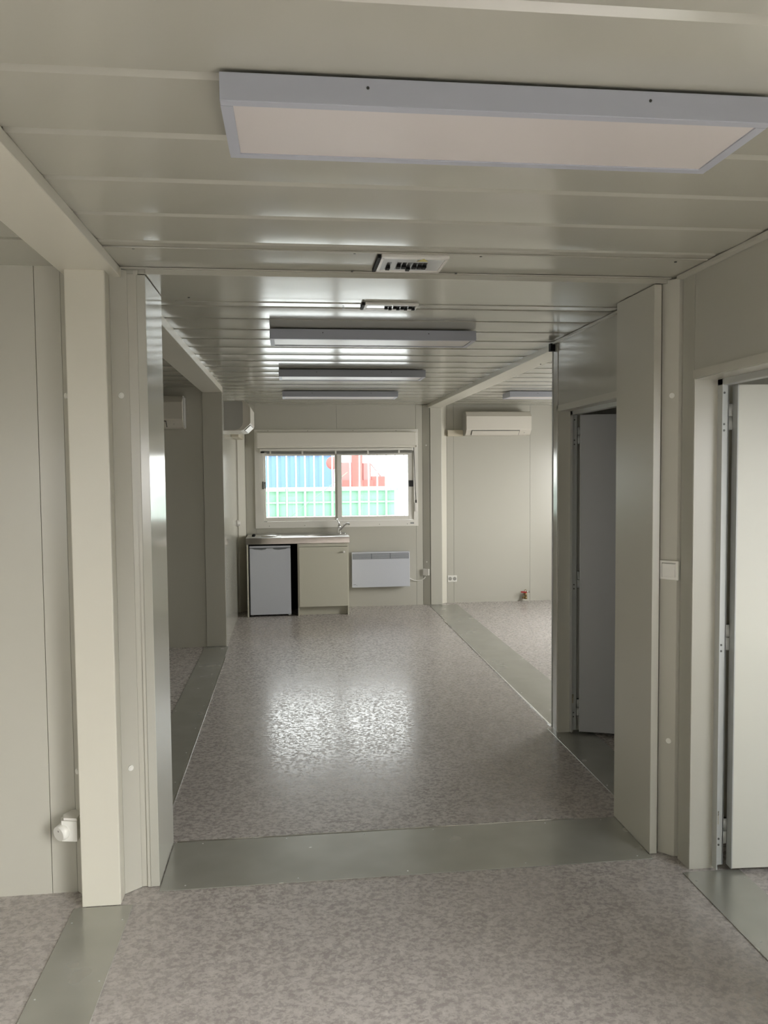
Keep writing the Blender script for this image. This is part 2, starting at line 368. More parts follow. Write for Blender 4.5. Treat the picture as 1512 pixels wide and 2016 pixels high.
trim(MB().prism([(1.806, 9.66), (1.888, 9.735), (1.888, 9.78), (1.806, 9.78)], 2, .002, 2.435), 'post', 'slanted strip at the right of the square post')
trim(B(1.570, 1.60, -2.9, 3.16, 2.425, 2.438), 'panel', 'slim cove trim along the near right wall')
trim(B(1.612, 1.629, 3.6, 4.9, 2.425, 2.438), 'panel', 'slim cove trim along the partition')
trim(B(1.626, 1.640, 4.899, 4.912, .004, 2.40, bev=.002), 'steel', 'bright edge strip at the partition end')
trim(B(1.6265, 1.632, 4.805, 4.82, 0.01, 2.40).box(1.6265, 1.632, 3.6, 4.82, 2.012, 2.045), 'panel', 'trim edging the dark doorway')
trim(B(1.597, 1.604, 1.9, 3.068, 2.012, 2.045), 'panel', 'trim above the near doorway')
trim(B(1.600, 1.628, 4.86, 4.898, 2.385, 2.432), 'black', 'small black block standing in for the dark gap at the top of the partition end')  # painted black in place of the darkness inside a hole

# ------------------------------------------------------------------ doors
def doorway(n, xw, yh, ylow, depth, leaf_ang, leafm, label, sticker):
    e_ = sempty('door_%d' % n, (xw+depth, yh, 0), label)
    # reveals
    mb = B(xw+.001, xw+depth, yh-.003, yh+.012, .002, 2.012).box(xw+.001, xw+depth, ylow-.012, ylow+.003, .002, 2.012).box(xw+.001, xw+depth, ylow, yh, 2.009, 2.03)
    mb.build('reveal', 'panel', e_)
    # steel frame profile standing at the back of the reveal
    x1 = xw+depth; yf = yh-.016
    mb = B(x1-.024, x1-.020, yf-.024, yh-.001, .012, 2.008)           # front lip
    mb.box(x1-.020, x1+.016, yf, yf+.014, .020, 1.985)               # plate with the screws
    mb.box(x1+.013, x1+.0175, yf, yf+.030, .020, 1.985)
    mb.box(x1-.024, x1+.016, ylow+.001, ylow+.035, .012, 2.008)
    mb.box(x1-.024, x1+.016, ylow+.03, yf+.012, 1.985, 2.010)
    mb.build('frame', 'steel', e_)
    # hinges: two knuckles each
    for zc in (1.86, .966, .160):
        hx, hy = x1+.028, yf+.010
        h = MB().cyl((hx, hy, zc-.052), (hx, hy, zc-.001), .0095).cyl((hx, hy, zc+.002), (hx, hy, zc+.052), .0095).box(x1+.004, hx, hy, hy+.003, zc-.052, zc+.052)
        ho = h.build('hinge', 'steel', e_)
        MB().cyl((hx, hy, zc+.052), (hx, hy, zc+.0535), .008).build('pin', 'black', ho)
        for dz in (-.035, -.060):
            s_ = MB().cyl((x1-.003, yf-.002, zc+dz+.005), (x1-.003, yf+.001, zc+dz+.005), .0045, n=12).build('screw', 'screw', ho)
    MB().cyl((x1-.003, yf-.002, 1.955), (x1-.003, yf+.001, 1.955), .0045, n=12).build('screw', 'screw', e_)
    # leaf, opened into the room beyond
    lf = bpy.data.objects.new('door_leaf', None); COL.objects.link(lf); lf.parent = e_; lf.location = (.040, -.010, 0); lf.rotation_euler = (0, 0, leaf_ang)
    def kid(mb, nm, m_):
        o = mb.build(nm, m_, lf); o.matrix_parent_inverse = Matrix(); return o
    kid(B(.0, .83, -.040, 0, .018, 1.985, bev=.002), 'panel', leafm)
    kid(B(-.004, 0, -.042, .002, .018, 1.985), 'edge_strip', 'steel')
    kid(B(.80, .83, -.0415, -.0402, .018, 1.985), 'closing_rebate', leafm)
    hd = MB().cyl((.775, -.041, 1.03), (.775, -.085, 1.03), .009).tube([(.775, -.082, 1.03), (.74, -.088, 1.03), (.66, -.086, 1.03)], .008).box(.755, .795, -.045, -.040, .93, 1.10)
    kid(hd, 'handle', 'steel')
    if sticker:
        x0, x2, ys, zc = x1-.019, x1-.004, yf-.0006, .225
        st = B(x0, x2, ys-.0003, yf, zc-.034, zc+.022).build('sticker', 'sticker', e_)
        B(x0+.001, x0+.004, ys-.0006, ys, zc-.030, zc-.012).box(x0+.006, x0+.008, ys-.0006, ys, zc-.028, zc-.008).build('red_print', 'redink', st)
        text('mark', 'CE', .017, 'ink', None, (x1-.0085, ys-.0008, zc+.012), (math.pi/2, -math.pi/2, 0)).parent = st
        bpy.data.objects['mark' if not n > 1 else 'mark.001'].matrix_parent_inverse = Matrix()
    return e_
doorway(1, 1.602, 3.067, 2.17, .122, math.radians(-3), 'door', 'near doorway with bright white open door leaf', True)
doorway(2, 1.630, 4.800, 3.90, .100, math.radians(-20), 'door_shaded', 'dark doorway with door leaf painted grey for shade, opened into the closet', True)

# ------------------------------------------------------------------ window_1
W1 = sempty('window_1', (.536, 9.60, .97), 'white sliding window with shutter box above the kitchenette')
mb = MB()
X0, X1, Z0, Z1 = -.442, 1.516, .972, 2.146
mb.box(X0, X1, 9.636, 9.652, Z1-.035, Z1, bev=.002).box(X0, X1, 9.636, 9.652, Z0, Z0+.075, bev=.002)
mb.box(X0, -.345, 9.636, 9.652, Z0+.075, Z1-.035).box(1.462, X1, 9.636, 9.652, Z0+.075, Z1-.035)
mb.box(-.345, 1.462, 9.636, 9.652, 1.885, 1.93)
mb.build('frame', 'frame_white', W1)
ch = B(-.412, 1.489, 9.560, 9.640, 1.945, 2.112, bev=.012, seg=3).box(-.405, 1.482, 9.575, 9.645, 1.925, 1.95)
sb = ch.build('shutter_box', 'shutter', W1)
B(-.413, -.409, 9.562, 9.64, 1.93, 2.11).box(1.486, 1.490, 9.562, 9.64, 1.93, 2.11).build('end_cap', 'frame_white', sb)
rv = B(-.349, -.343, 9.64, 9.74, 1.045, 1.885).box(1.460, 1.466, 9.64, 9.74, 1.045, 1.885).box(-.345, 1.462, 9.64, 9.74, 1.040, 1.050).box(-.345, 1.462, 9.64, 9.74, 1.882, 1.888)
rv.build('reveal', 'frame_white', W1)
def sash(x0, x1, gx0, gx1, y):
    zb, zt, gb, gt = 1.052, 1.882, 1.098, 1.834
    m1 = B(x0, gx0, y, y+.035, zb, zt, bev=.003).box(gx1, x1, y, y+.035, zb, zt, bev=.003).box(gx0, gx1, y, y+.035, zb, gb).box(gx0, gx1, y, y+.035, gt, zt)
    s_ = m1.build('sash', 'frame_white', W1)
    MB().box(gx0-.002, gx1+.002, y+.016, y+.020, gb-.002, gt+.002).build('pane', 'glass', s_)
    return s_
s1 = sash(-.343, .553, -.316, .508, 9.672)
s2 = sash(.535, 1.462, .590, 1.397, 9.652)
B(-.352, -.342, 9.628, 9.66, 1.44, 1.53).box(-.334, -.318, 9.655, 9.675, 1.445, 1.525).build('latch', 'black', s1)
B(1.405, 1.456, 9.630, 9.655, 1.452, 1.527, bev=.003).build('latch', 'blackp', s2)
B(-.345, -.305, 9.645, 9.665, 1.046, 1.054).build('track_stop', 'ink', W1)
lb = B(1.418, 1.463, 9.634, 9.637, 1.000, 1.018).build('maker_label', 'greyl', W1)
for xx in (-.28, .14, .60, 1.04, 1.38): MB().cyl((xx, 9.633, 1.0), (xx, 9.637, 1.0), .004, n=10).build('screw', 'screw', W1)
for xx in (-.28, .19, .73, 1.25): MB().cyl((xx, 9.633, 2.13), (xx, 9.637, 2.13), .004, n=10).build('screw', 'screw', W1)

# ------------------------------------------------------------------ venetian blind pulled up
bl = thing('venetian_blind', 'raised slatted blind hanging as a thin sagging grey bundle under the shutter box', 'blind', (.5, 9.62, 1.88))
B(-.38, 1.455, 9.600, 9.628, 1.892, 1.918, bev=.003).build('headrail', 'frame_white', bl)
N_ = 24
sl = MB()
for k in range(6):
    top = [(-.36+1.81*i/N_, 1.889-k*.0028-.010*math.sin(math.pi*min(1, i/N_*1.15))) for i in range(N_+1)]
    sl.prism([(x, z) for x, z in top]+[(x, z-.0019) for x, z in top[::-1]], 1, 9.598, 9.623)
sl.build('slats', 'blind', bl)
br = [(-.30+1.745*i/N_, 1.871-.012*math.sin(math.pi*min(1, i/N_*1.1))) for i in range(N_+1)]
MB().prism([(x, z) for x, z in br]+[(x, z-.010) for x, z in br[::-1]], 1, 9.599, 9.622).build('bottom_rail', 'blind', bl)
for xx in (-.255, .122, .517, .905, 1.28): B(xx-.010, xx+.010, 9.5965, 9.60, 1.852, 1.892, bev=.002).build('cord_clip', 'frame_white', bl)
wd = MB().tube([(-.352, 9.605, 1.87), (-.346, 9.603, 1.83), (-.335, 9.604, 1.5), (-.325, 9.606, 1.165)], .004).build('tilt_wand', 'frame_white', bl)
B(-.37, -.325, 9.598, 9.606, 1.868, 1.885).build('end_bracket', 'ink', bl)

sc_ = thing('shutter_crank', 'dark thin shutter crank rod hanging at the right edge of the window', 'crank', (1.49, 9.62, 1.27))
MB().tube([(1.462, 9.615, 1.94), (1.472, 9.612, 1.6), (1.485, 9.612, 1.29)], .004).build('rod', 'ink', sc_)
MB().cyl((1.485, 9.612, 1.255), (1.485, 9.612, 1.29), .008).build('knob', 'black', sc_)
tag(B(1.47, 1.498, 9.622, 9.636, 1.15, 1.255, bev=.003).build('strap_winder', 'plastic'), 'small white shutter winder plate on the window frame', 'winder')

# ------------------------------------------------------------------ security bars outside
GX = 10.0/9.885
sg = thing('window_grille', 'white steel security bars standing outside the kitchen window', 'security bars', (.54, 9.9, .9))
for xx in (-.295, -.183, -.07, .045, .155, .266, .375, .489, .595, .71, .825, .937, 1.044, 1.156, 1.267, 1.38):
    MB().cyl((xx*GX, 10.0, .95), (xx*GX, 10.0, 2.0), .0088, n=14).build('bar', 'extwhite', sg)
B(-.42, 1.5, 9.985, 10.015, .93, .95).build('rail', 'extwhite', sg)
B(-.42, 1.5, 9.985, 10.015, 2.0, 2.02).build('rail', 'extwhite', sg)
for xx in (-.41, 1.47):
    for z_ in (.93, 2.0): B(xx, xx+.02, 9.735, 9.985, z_, z_+.02).build('bracket', 'extwhite', sg)

# ------------------------------------------------------------------ metal floor plates
def plate(x0, x1, y0, y1, label, screws, lip=None):
    e_ = thing('floor_plate', label, 'floor plate', ((x0+x1)/2, (y0+y1)/2, 0), 'steel plates over the floor joints')
    B(x0, x1, y0, y1, .0005, .0035, bev=.001, seg=1).build('sheet', 'plate', e_)
    for x, y in screws: MB().cyl((x, y, .003), (x, y, .0045), .0038, .003, n=12).build('screw', 'steel', e_)
    if lip: lip.build('folded_edge', 'chrome', e_)
    return e_
plate(-.548, 1.498, 3.170, 3.583, 'wide grey steel plate crossing the floor under the header', [(-.45, 3.20), (0, 3.20), (.45, 3.2), (.95, 3.2), (1.44, 3.20), (-.42, 3.56), (-.05, 3.56), (.3, 3.56), (.62, 3.56), (1.15, 3.56), (1.42, 3.56)],
      B(-.535, 1.30, 3.584, 3.592, .001, .0045))
plate(-.850, -.630, -2.9, 3.083, 'steel plate running from the cream corner post towards the bottom left', [(-.83, 2.98), (-.65, 2.98), (-.83, 2.55), (-.65, 2.62), (-.65, 2.2), (-.83, 2.1), (-.83, 1.7), (-.65, 1.7)])
plate(-.845, -.622, 3.60, 7.632, 'long steel plate along the left side of the far room', [(-.825, y_) for y_ in (4.2, 4.9, 5.6, 6.3, 7.0)]+[(-.645, y_) for y_ in (4.3, 4.75, 5.2, 5.7, 6.3, 6.9)],
      B(-.620, -.612, 3.605, 7.2, .001, .0045))
plate(1.562, 1.806, -2.9, 3.042, 'steel plate in the bright doorway at the bottom right', [(1.585, 2.97), (1.60, 2.55), (1.59, 2.2), (1.79, 2.97), (1.58, 1.9)])
plate(1.592, 1.850, 3.61, 4.880, 'dark steel plate in the doorway of the shaded door', [(1.61, 4.70), (1.61, 4.3), (1.61, 3.95), (1.83, 4.3)])
plate(1.638, 1.985, 4.918, 9.58, 'long steel plate along the right side running to the square post', [(1.66, y_) for y_ in (5.1, 5.7, 6.3, 7.0, 7.8, 8.6)]+[(1.965, y_) for y_ in (5.4, 6.2, 7.2, 8.4)],
      B(1.628, 1.6365, 4.93, 8.6, .001, .0042))

# ------------------------------------------------------------------ ceiling lights
def luminaire(x0, y0, label, ln=1.15, wd_=.29, grp='flat ceiling lights'):
    z0, z1 = 2.379, 2.434
    e_ = thing('ceiling_light', label, 'ceiling light', (x0+ln/2, y0+wd_/2, z1), grp)
    x1, y1 = x0+ln, y0+wd_; rim = .024
    mb = B(x0, x1, y0, y0+rim, z0, z1, bev=.0015).box(x0, x1, y1-rim, y1, z0, z1, bev=.0015).box(x0, x0+rim, y0+rim, y1-rim, z0, z1).box(x1-rim, x1, y0+rim, y1-rim, z0, z1).box(x0+rim, x1-rim, y0+rim, y1-rim, z1-.01, z1)
    fr_ = mb.build('frame', 'lamp_frame', e_)
    B(x0+rim, x1-rim, y0+rim, y1-rim, z0+.003, z0+.008).build('diffuser', 'lamp_diff', e_)
    B(x0+.05, x1-.05, y0+.05, y1-.05, z1, H-.001).build('mounting_base', 'lamp_frame', e_)
    for xx in (x0+.29, x1-.27): MB().cyl((xx, y0-.001, (z0+z1)/2+.008), (xx, y0+.002, (z0+z1)/2+.008), .003, n=10).build('screw', 'ink', fr_)
    return e_
luminaire(-.130, 1.622, 'nearest flat rectangular ceiling light, seen from below with its whole diffuser', ln=1.145)
luminaire(-.112, 4.462, 'flat ceiling light just beyond the second breaker panel', ln=1.15, wd_=.265)
luminaire(-.092, 6.240, 'middle flat ceiling light of the far room', ln=1.14, wd_=.27)
luminaire(-.086, 7.93, 'flat ceiling light closest to the window wall', ln=1.14, wd_=.28)
luminaire(2.180, 7.90, 'flat ceiling light in the right bay above the right air conditioner', ln=1.15, wd_=.28)

# ------------------------------------------------------------------ breaker panels in the ceiling
def breaker(x0, x1, y0, y1, label, mods, win, tri, flip):
    e_ = thing('breaker_panel', label, 'breaker panel', ((x0+x1)/2, (y0+y1)/2, H), 'breaker panels')
    z0, z1 = 2.428, 2.4395; r_ = .018
    d = y1-y0
    B(x0, x1, y0, y0+r_*1.6, z0, z1, bev=.002).box(x0, x1, y1-r_*1.4, y1, z0, z1, bev=.002).box(x0, x0+r_*.6, y0+r_, y1-r_, z0, z1).box(x1-r_*.6, x1, y0+r_, y1-r_, z0, z1).build('housing', 'plastic', e_)
    B(x0+r_*.6, x1-r_*.6, y0+r_*1.6, y1-r_*1.4, z1-.009, z1).build('back_plate', 'cover', e_)
    for xm, dy, up in mods:
        b_ = B(xm-.0085, xm+.0085, y0+d*.36, y0+d*.80, z0+.002, z1-.002, bev=.001).build('breaker', 'greyl' if up else 'blackp', e_)
        B(xm-.0075, xm+.0075, y0+d*(.50+dy), y0+d*(.64+dy), z0-.007, z0+.004, bev=.001).build('toggle', 'black', b_)
    B(win[0], win[1], y0+d*.38, y0+d*.75, z0+.004, z0+.008, bev=.001).build('cover_window', 'cover', e_)
    if tri:
        cx, cy = tri
        t_ = MB().prism([(cx-.022, cy+.012), (cx+.022, cy+.012), (cx, cy-.026)], 2, z0-.0008, z0-.0002).build('warning_triangle', 'yellow', e_)
        text('bolt', '!', .022, 'ink', None, (0, 0, 0), (0, 0, 0))
        o = bpy.data.objects['bolt']; o.parent = t_; o.location = (cx-e_.location.x, cy-e_.location.y, z0-.0014-e_.location.z); o.rotation_euler = (math.pi, 0, 0)
        t_.matrix_parent_inverse = t_.matrix_parent_inverse
    for xx in (x0-.006,): B(xx-.008, xx+.003, y0+.01, y1-.004, z1-.012, z1).build('gap_strip', 'black', e_)
    return e_
breaker(.334, .582, 2.925, 3.150, 'breaker panel with grey switches in the near ceiling before the header',
        [(.372, .10, 0), (.410, 0, 0), (.430, 0, 0), (.450, .14, 0), (.470, 0, 0), (.490, 0, 0), (.508, .0, 0)], (.53, .572), (.49, 2.965), 0)
breaker(.350, .602, 3.760, 3.890, 'thin looking breaker panel with black switches beyond the header',
        [(.455, 0, 0), (.475, .1, 0), (.495, -.1, 0), (.513, .1, 0), (.532, 0, 0), (.550, .1, 0), (.568, -.12, 0), (.586, .1, 0)], (.365, .44), None, 1)

# ------------------------------------------------------------------ air conditioners
def ac_profile():   # (depth from wall, height)
    return [(0, 0), (.095, 0), (.160, .004), (.180, .012), (.240, .066), (.243, .080), (.243, .226), (.196, .280), (.18, .284), (0, .284)]
def make_ac(name_label, loc, rotz, logo=True, w_=.80):
    e_ = thing('air_conditioner', name_label, 'air conditioner', loc, 'split air conditioner units'); 
    def kid(mb, nm, m_, par=None):
        o = mb.build(nm, m_, e_); o.matrix_parent_inverse = Matrix()
        if par: o.parent = par
        return o
    P_ = ac_profile()                                      # local: x along width, -y towards the room, z up
    body = kid(MB().prism([(-d, z) for d, z in P_], 0, .004, w_-.004), 'body', 'ac')
    fr_ = [(.150, .0), (.184, .009), (.243, .063), (.248, .078), (.248, .228), (.200, .283), (.184, .2885), (.100, .2885)]
    inn = [(d-.006, z+(.006 if z < .05 else (-.004 if z > .25 else 0))) for d, z in fr_][::-1]
    kid(MB().prism([(-d, z) for d, z in fr_+inn], 0, 0, w_), 'front_cover', 'ac')
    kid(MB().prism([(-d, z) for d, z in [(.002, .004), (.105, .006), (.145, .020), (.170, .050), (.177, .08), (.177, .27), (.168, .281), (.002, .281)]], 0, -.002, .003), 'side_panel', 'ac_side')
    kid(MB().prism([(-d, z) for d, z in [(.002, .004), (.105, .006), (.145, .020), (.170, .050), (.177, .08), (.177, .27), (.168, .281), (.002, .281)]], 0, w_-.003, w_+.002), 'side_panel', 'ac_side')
    a, b_ = (.184, .009), (.243, .063)
    def on(tt, off): 
        dx, dz = b_[0]-a[0], b_[1]-a[1]; L_ = math.hypot(dx, dz)
        return (a[0]+dx*tt+dz/L_*off, a[1]+dz*tt-dx/L_*off)
    lo = [on(.06, .004), on(.92, .004), on(.92, .010), on(.06, .010)]
    kid(MB().prism([(-d, z) for d, z in lo], 0, .07, w_-.15), 'louvre', 'ac')
    gp = [on(.0, .001), on(.98, .001), on(.98, .005), on(.0, .005)]
    kid(MB().prism([(-d, z) for d, z in gp], 0, .064, w_-.144), 'outlet_gap', 'ink')
    kid(MB().prism([(-d, z) for d, z in [on(.45, .003), on(.55, .003), on(.55, .006), on(.45, .006)]], 0, w_-.085, w_-.075), 'indicator', 'ac_side')
    if logo:
        t_ = text('logo', 'Panasonic', .0135, 'ink', None, (.095, -.2425, .118), (math.pi/2, 0, 0)); t_.parent = body
    e_.rotation_euler = (0, 0, rotz)
    return e_
make_ac('air conditioner on the pale right wall with a short cream duct at its side', (2.087, 9.735, 2.062), 0)
make_ac('air conditioner on the kitchen side wall, seen from its grey end', (-.640, 7.82, 2.045), math.pi/2, logo=False)
make_ac('air conditioner in the dark left bay, mostly hidden by the jamb', (-1.775, 7.655, 2.055), 0, logo=False)
for q in bpy.data.objects:
    pass
tag(B(1.893, 2.083, 9.668, 9.735, 2.062, 2.135, bev=.003).build('cable_duct', 'cream'), 'short cream cable duct between square post and right air conditioner', 'cable duct')
tag(B(-.638, -.560, 8.66, 9.46, 2.02, 2.075, bev=.003).build('cable_duct', 'cream'), 'cream duct running from the side wall air conditioner to the corner', 'cable duct')

# ------------------------------------------------------------------ kitchenette
WT = thing('worktop', 'stainless steel worktop with hob plates, oval basin and chrome tap', 'worktop', (.055, 9.37, .83))
# top with an oval hole for the basin
zt = .900; x0, x1, y0, y1 = -.532, .640, 9.115, 9.632
bx_, by_ = .335, 9.375; ra, rb = .215, .150
mb = MB(); bm = mb.bm; nseg = 48
outer = []
for i in range(nseg):
    th = 2*math.pi*i/nseg; dx, dy = math.cos(th), math.sin(th)
    tx = ((x1-bx_) if dx > 0 else (x0-bx_))/dx if abs(dx) > 1e-9 else 1e9
    ty = ((y1-by_) if dy > 0 else (y0-by_))/dy if abs(dy) > 1e-9 else 1e9
    tt = min(tx, ty); outer.append((bx_+dx*tt, by_+dy*tt))
for cxy in ((x0, y0), (x0, y1), (x1, y0), (x1, y1)):
    j = min(range(nseg), key=lambda i: abs(math.atan2(outer[i][1]-by_, outer[i][0]-bx_)-math.atan2(cxy[1]-by_, cxy[0]-bx_))); outer[j] = cxy
ro = [bm.verts.new((x, y, zt)) for x, y in outer]
levels = [(1.0, zt+.001), (.985, zt-.004), (.93, zt-.05), (.86, zt-.10), (.70, zt-.125), (.12, zt-.132)]
prev = ro
for s_, z_ in levels:
    ring = [bm.verts.new((bx_+ra*s_*math.cos(2*math.pi*i/nseg), by_+rb*s_*math.sin(2*math.pi*i/nseg), z_)) for i in range(nseg)]
    for i in range(nseg):
        f = bm.faces.new((prev[i], prev[(i+1) % nseg], ring[(i+1) % nseg], ring[i])); f.smooth = (prev is not ro)
    prev = ring
bm.faces.new(prev)
mb.box(x0, x0+.004, y0+.004, y1, .830, zt).box(x1-.004, x1, y0, y1, .830, zt).box(x0, x1, y1-.006, y1, .83, zt+.012)
mb.build('steel_top', 'inox', WT)
B(x0, x1, y0-.001, y0+.004, .830, zt, bev=.0015).build('front_lip', 'inox_lip', WT)
hz = B(-.505, -.135, 9.15, 9.60, .9005, .904, bev=.002).build('hob', 'inox', WT)
for cx, cy, r_ in ((-.275, 9.26, .085), (-.275, 9.49, .068)): MB().lathe([(r_+.008, .903), (r_+.008, .909), (r_, .912), (r_-.003, .918), (.001, .918)], (cx, cy, 0)).build('hot_plate', 'inox', hz)
for cy in (9.30, 9.42): MB().cyl((-.455, cy, .903), (-.455, cy, .925), .019, .016).build('control_knob', 'black', hz)
# tap
TP = MB().lathe([(.026, .900), (.026, .908), (.020, .914), (.019, .975), (.021, .99), (.016, 1.003)], (.548, 9.55, 0))
TP.tube([(.548, 9.55, .945), (.565, 9.53, .955), (.595, 9.49, .995), (.62, 9.46, 1.022), (.648, 9.43, 1.028), (.658, 9.42, 1.018)], [.012, .012, .011, .011, .011, .012])
tp = TP.build('tap', 'chrome', WT)
MB().tube([(.548, 9.55, 1.0), (.545, 9.55, 1.03), (.533, 9.54, 1.06), (.524, 9.535, 1.078)], [.011, .008, .007, .008]).build('lever', 'chrome', tp)
MB().lathe([(.014, .900), (.014, .906), (.010, .912), (.001, .912)], (.61, 9.53, 0)).build('plug_knob', 'chrome', WT)

CB = thing('sink_cabinet', 'ivory kitchenette cabinet with one door and an open fridge niche, its shade painted black', 'cabinet', (.055, 9.37, 0))
B(-.525, -.508, 9.135, 9.62, 0, .828).box(.045, .060, 9.135, 9.62, 0, .828).box(.612, .628, 9.135, 9.62, 0, .828).box(-.505, .610, 9.60, 9.615, .02, .828).box(.060, .612, 9.15, 9.165, .795, .828).build('carcass', 'cab', CB)
B(-.5075, -.500, 9.137, 9.60, 0.001, .827).box(.0375, .0445, 9.137, 9.60, .001, .827).box(-.5, .0375, 9.590, 9.598, .001, .827).box(-.50, .0375, 9.14, 9.59, .818, .827).build('niche_shade_lining', 'black', CB)  # black sheets stand in for the shade inside the niche
B(.061, .611, 9.19, 9.205, 0.001, .100).build('plinth', 'cab', CB)
B(.055, .618, 9.128, 9.140, .792, .826, bev=.001).build('top_rail', 'cab', CB)
cdr = B(.062, .616, 9.118, 9.135, .104, .788, bev=.0015).build('door', 'cab', CB)
MB().lathe([(.006, 0), (.006, -.012), (.013, -.016), (.014, -.024), (.008, -.028), (.001, -.028)], (.570, 9.118, .728), axis='y').build('knob', 'cap', cdr)

FR = thing('fridge', 'small bluish white under-counter fridge in the shaded niche', 'fridge', (-.265, 9.36, 0))
B(-.494, -.036, 9.20, 9.57, .03, .805, bev=.004).build('body', 'black', FR)  # body black as well, carrying the niche's shade in its colour
fd = B(-.496, -.034, 9.145, 9.192, .022, .782, bev=.006).build('door', 'fridge', FR)
MB().prism([(-.47, .782), (-.30, .782), (-.315, .768), (-.36, .762), (-.44, .770)], 1, 9.1435, 9.146).prism([(-.235, .782), (-.06, .782), (-.09, .770), (-.17, .762), (-.22, .768)], 1, 9.1435, 9.146).build('handle_recess', 'convg', fd)
B(-.496, -.034, 9.150, 9.195, .785, .808, bev=.003).build('top_strip', 'fridge', FR)
B(-.496, -.034, 9.148, 9.19, .7825, .7845).build('top_groove', 'ink', FR)
for xx in (-.47, -.06): MB().cyl((xx, 9.20, 0), (xx, 9.20, .03), .012).build('foot', 'greyl', FR)
B(-.060, -.038, 9.150, 9.19, .012, .021).build('hinge', 'steel', FR)

# ------------------------------------------------------------------ convector heater
CV = thing('convector_heater', 'bluish white electric convector heater right of the cabinet', 'heater', (1.04, 9.58, .245))
x0, x1, yf = .693, 1.394, 9.545
B(x0, x1, yf, 9.615, .247, .672, bev=.005).build('body', 'conv', CV)
B(x0+.012, x1-.012, yf-.0012, yf+.001, .588, .657).build('grille_recess', 'convg', CV)
xw = (x1-x0-.024)
for c_ in range(3):
    for k in range(7):
        a = x0+.016+c_*xw/3; z_ = .594+k*.009
        B(a, a+xw/3-.008, yf-.0035, yf-.0008, z_, z_+.0035).build('grille_slat', 'conv', CV)
lg = [(0, 0), (.010, .003), (.020, 0), (.030, .003), (.031, .0005), (.020, -.003), (.010, .0), (0, -.003)]
MB().prism([(x0+.016+u, .282+v) for u, v in lg], 1, yf-.0006, yf).box(x0+.05, x0+.062, yf-.0006, yf, .275, .277).build('maker_mark', 'ink', CV)
MB().tube([(1.394, 9.60, .345), (1.42, 9.615, .325), (1.46, 9.63, .305), (1.505, 9.635, .300), (1.55, 9.628, .310), (1.580, 9.612, .330), (1.596, 9.606, .352)], .0055).build('power_cable', 'plastic', CV)
B(.78, .82, 9.612, 9.652, .30, .60).box(1.26, 1.30, 9.612, 9.652, .30, .60).build('wall_bracket', 'convg', CV)

# ------------------------------------------------------------------ small wall items
a45 = math.atan2(9.605-9.65, 1.655-1.577)
jb = thing('junction_box', 'small square white cable outlet on the slanted strip right of the heater', 'junction box', (1.612, 9.622, .368)); jb.rotation_euler = (0, 0, a45)
def kid0(mb, nm, m_, e_):
    o = mb.build(nm, m_, e_); o.matrix_parent_inverse = Matrix(); return o
kid0(B(-.038, .038, -.028, -.002, 0, .080, bev=.004), 'cover', 'plastic', jb)
kid0(MB().cyl((0, -.014, -.006), (0, -.014, .001), .009), 'gland', 'plastic', jb)

so = thing('wall_socket', 'double white power socket low beside the square post', 'socket', (1.952, 9.733, .262))
kid0(B(-.058, .058, -.011, .001, 0, .080, bev=.003), 'plate', 'cap', so)
for xx in (-.028, .028):
    w_ = kid0(MB().lathe([(.0225, -.0125), (.0195, -.0135), (.018, -.011), (.0175, -.0118), (.001, -.0118)], (xx, 0, .041), axis='y'), 'socket_well', 'plug_in', so)
    kid0(MB().cyl((xx, -.0112, .046), (xx, -.018, .046), .003, n=10), 'earth_pin', 'chrome', so)

vl = thing('water_valve', 'red handled brass stop valve low on the pale right wall', 'valve', (2.865, 9.72, .035))
kid0(MB().cyl((.005, .015, .055), (.005, -.045, .055), .011).cyl((.005, -.045, .018), (.005, -.045, .085), .016).cyl((.005, -.045, .0), (.005, -.045, .030), .021, .018), 'body', 'brass', vl)
kid0(MB().prism([(-.065, .088), (-.055, .098), (-.015, .096), (.010, .094), (.016, .078), (-.010, .076), (-.055, .080)], 1, -.066, -.060), 'handle', 'red', vl)
kid0(MB().cyl((.012, -.045, .088), (.048, -.045, .088), .009).cyl((.048, -.045, .088), (.056, -.045, .088), .015), 'outlet', 'chrome', vl)
kid0(MB().tube([(-.012, -.045, .085), (-.010, -.045, .105), (.005, -.045, .116), (.018, -.045, .105), (.018, -.045, .09)], .004), 'ring', 'brass', vl)
kid0(MB().cyl((-.01, -.04, .032), (-.035, -.04, .004), .011), 'spout', 'brass', vl)

sa = math.atan2(3.170-3.228, 1.598-1.551)
sw = thing('light_switch', 'square white light switch on the slanted strip by the near doorway', 'light switch', (1.574, 3.1985, 1.188)); sw.rotation_euler = (0, 0, sa)
kid0(B(-.040, .040, -.014, 0, 0, .080, bev=.002), 'surround', 'cap', sw)
rk = kid0(B(-.028, .028, -.019, -.010, .011, .068, bev=.002), 'rocker', 'cap', sw)
kid0(B(-.030, -.0285, -.0145, -.0138, .010, .070).box(-.030, .030, -.0145, -.0138, .069, .0705), 'shadow_gap', 'ink', sw)

sk = thing('surface_socket', 'white angled surface socket low beside the cream corner post', 'socket', (-.872, 3.20, .238))
kid0(MB().prism([(-.012, .010), (-.040, -.030), (-.030, -.062), (.030, -.072), (.034, .012)], 2, .004, .084), 'housing', 'cap', sk)
kid0(MB().cyl((-.022, -.045, .040), (-.040, -.070, .036), .034, .028, n=28), 'socket_head', 'cap', sk)
kid0(MB().prism([(-.010, .010), (-.030, -.034), (-.020, -.066), (.032, -.078), (.034, .012)], 2, .088, .097), 'lid', 'plastic', sk)
kid0(MB().cyl((-.0385, -.0685, .048), (-.0408, -.0713, .0475), .004, n=10), 'hole', 'ink', sk)

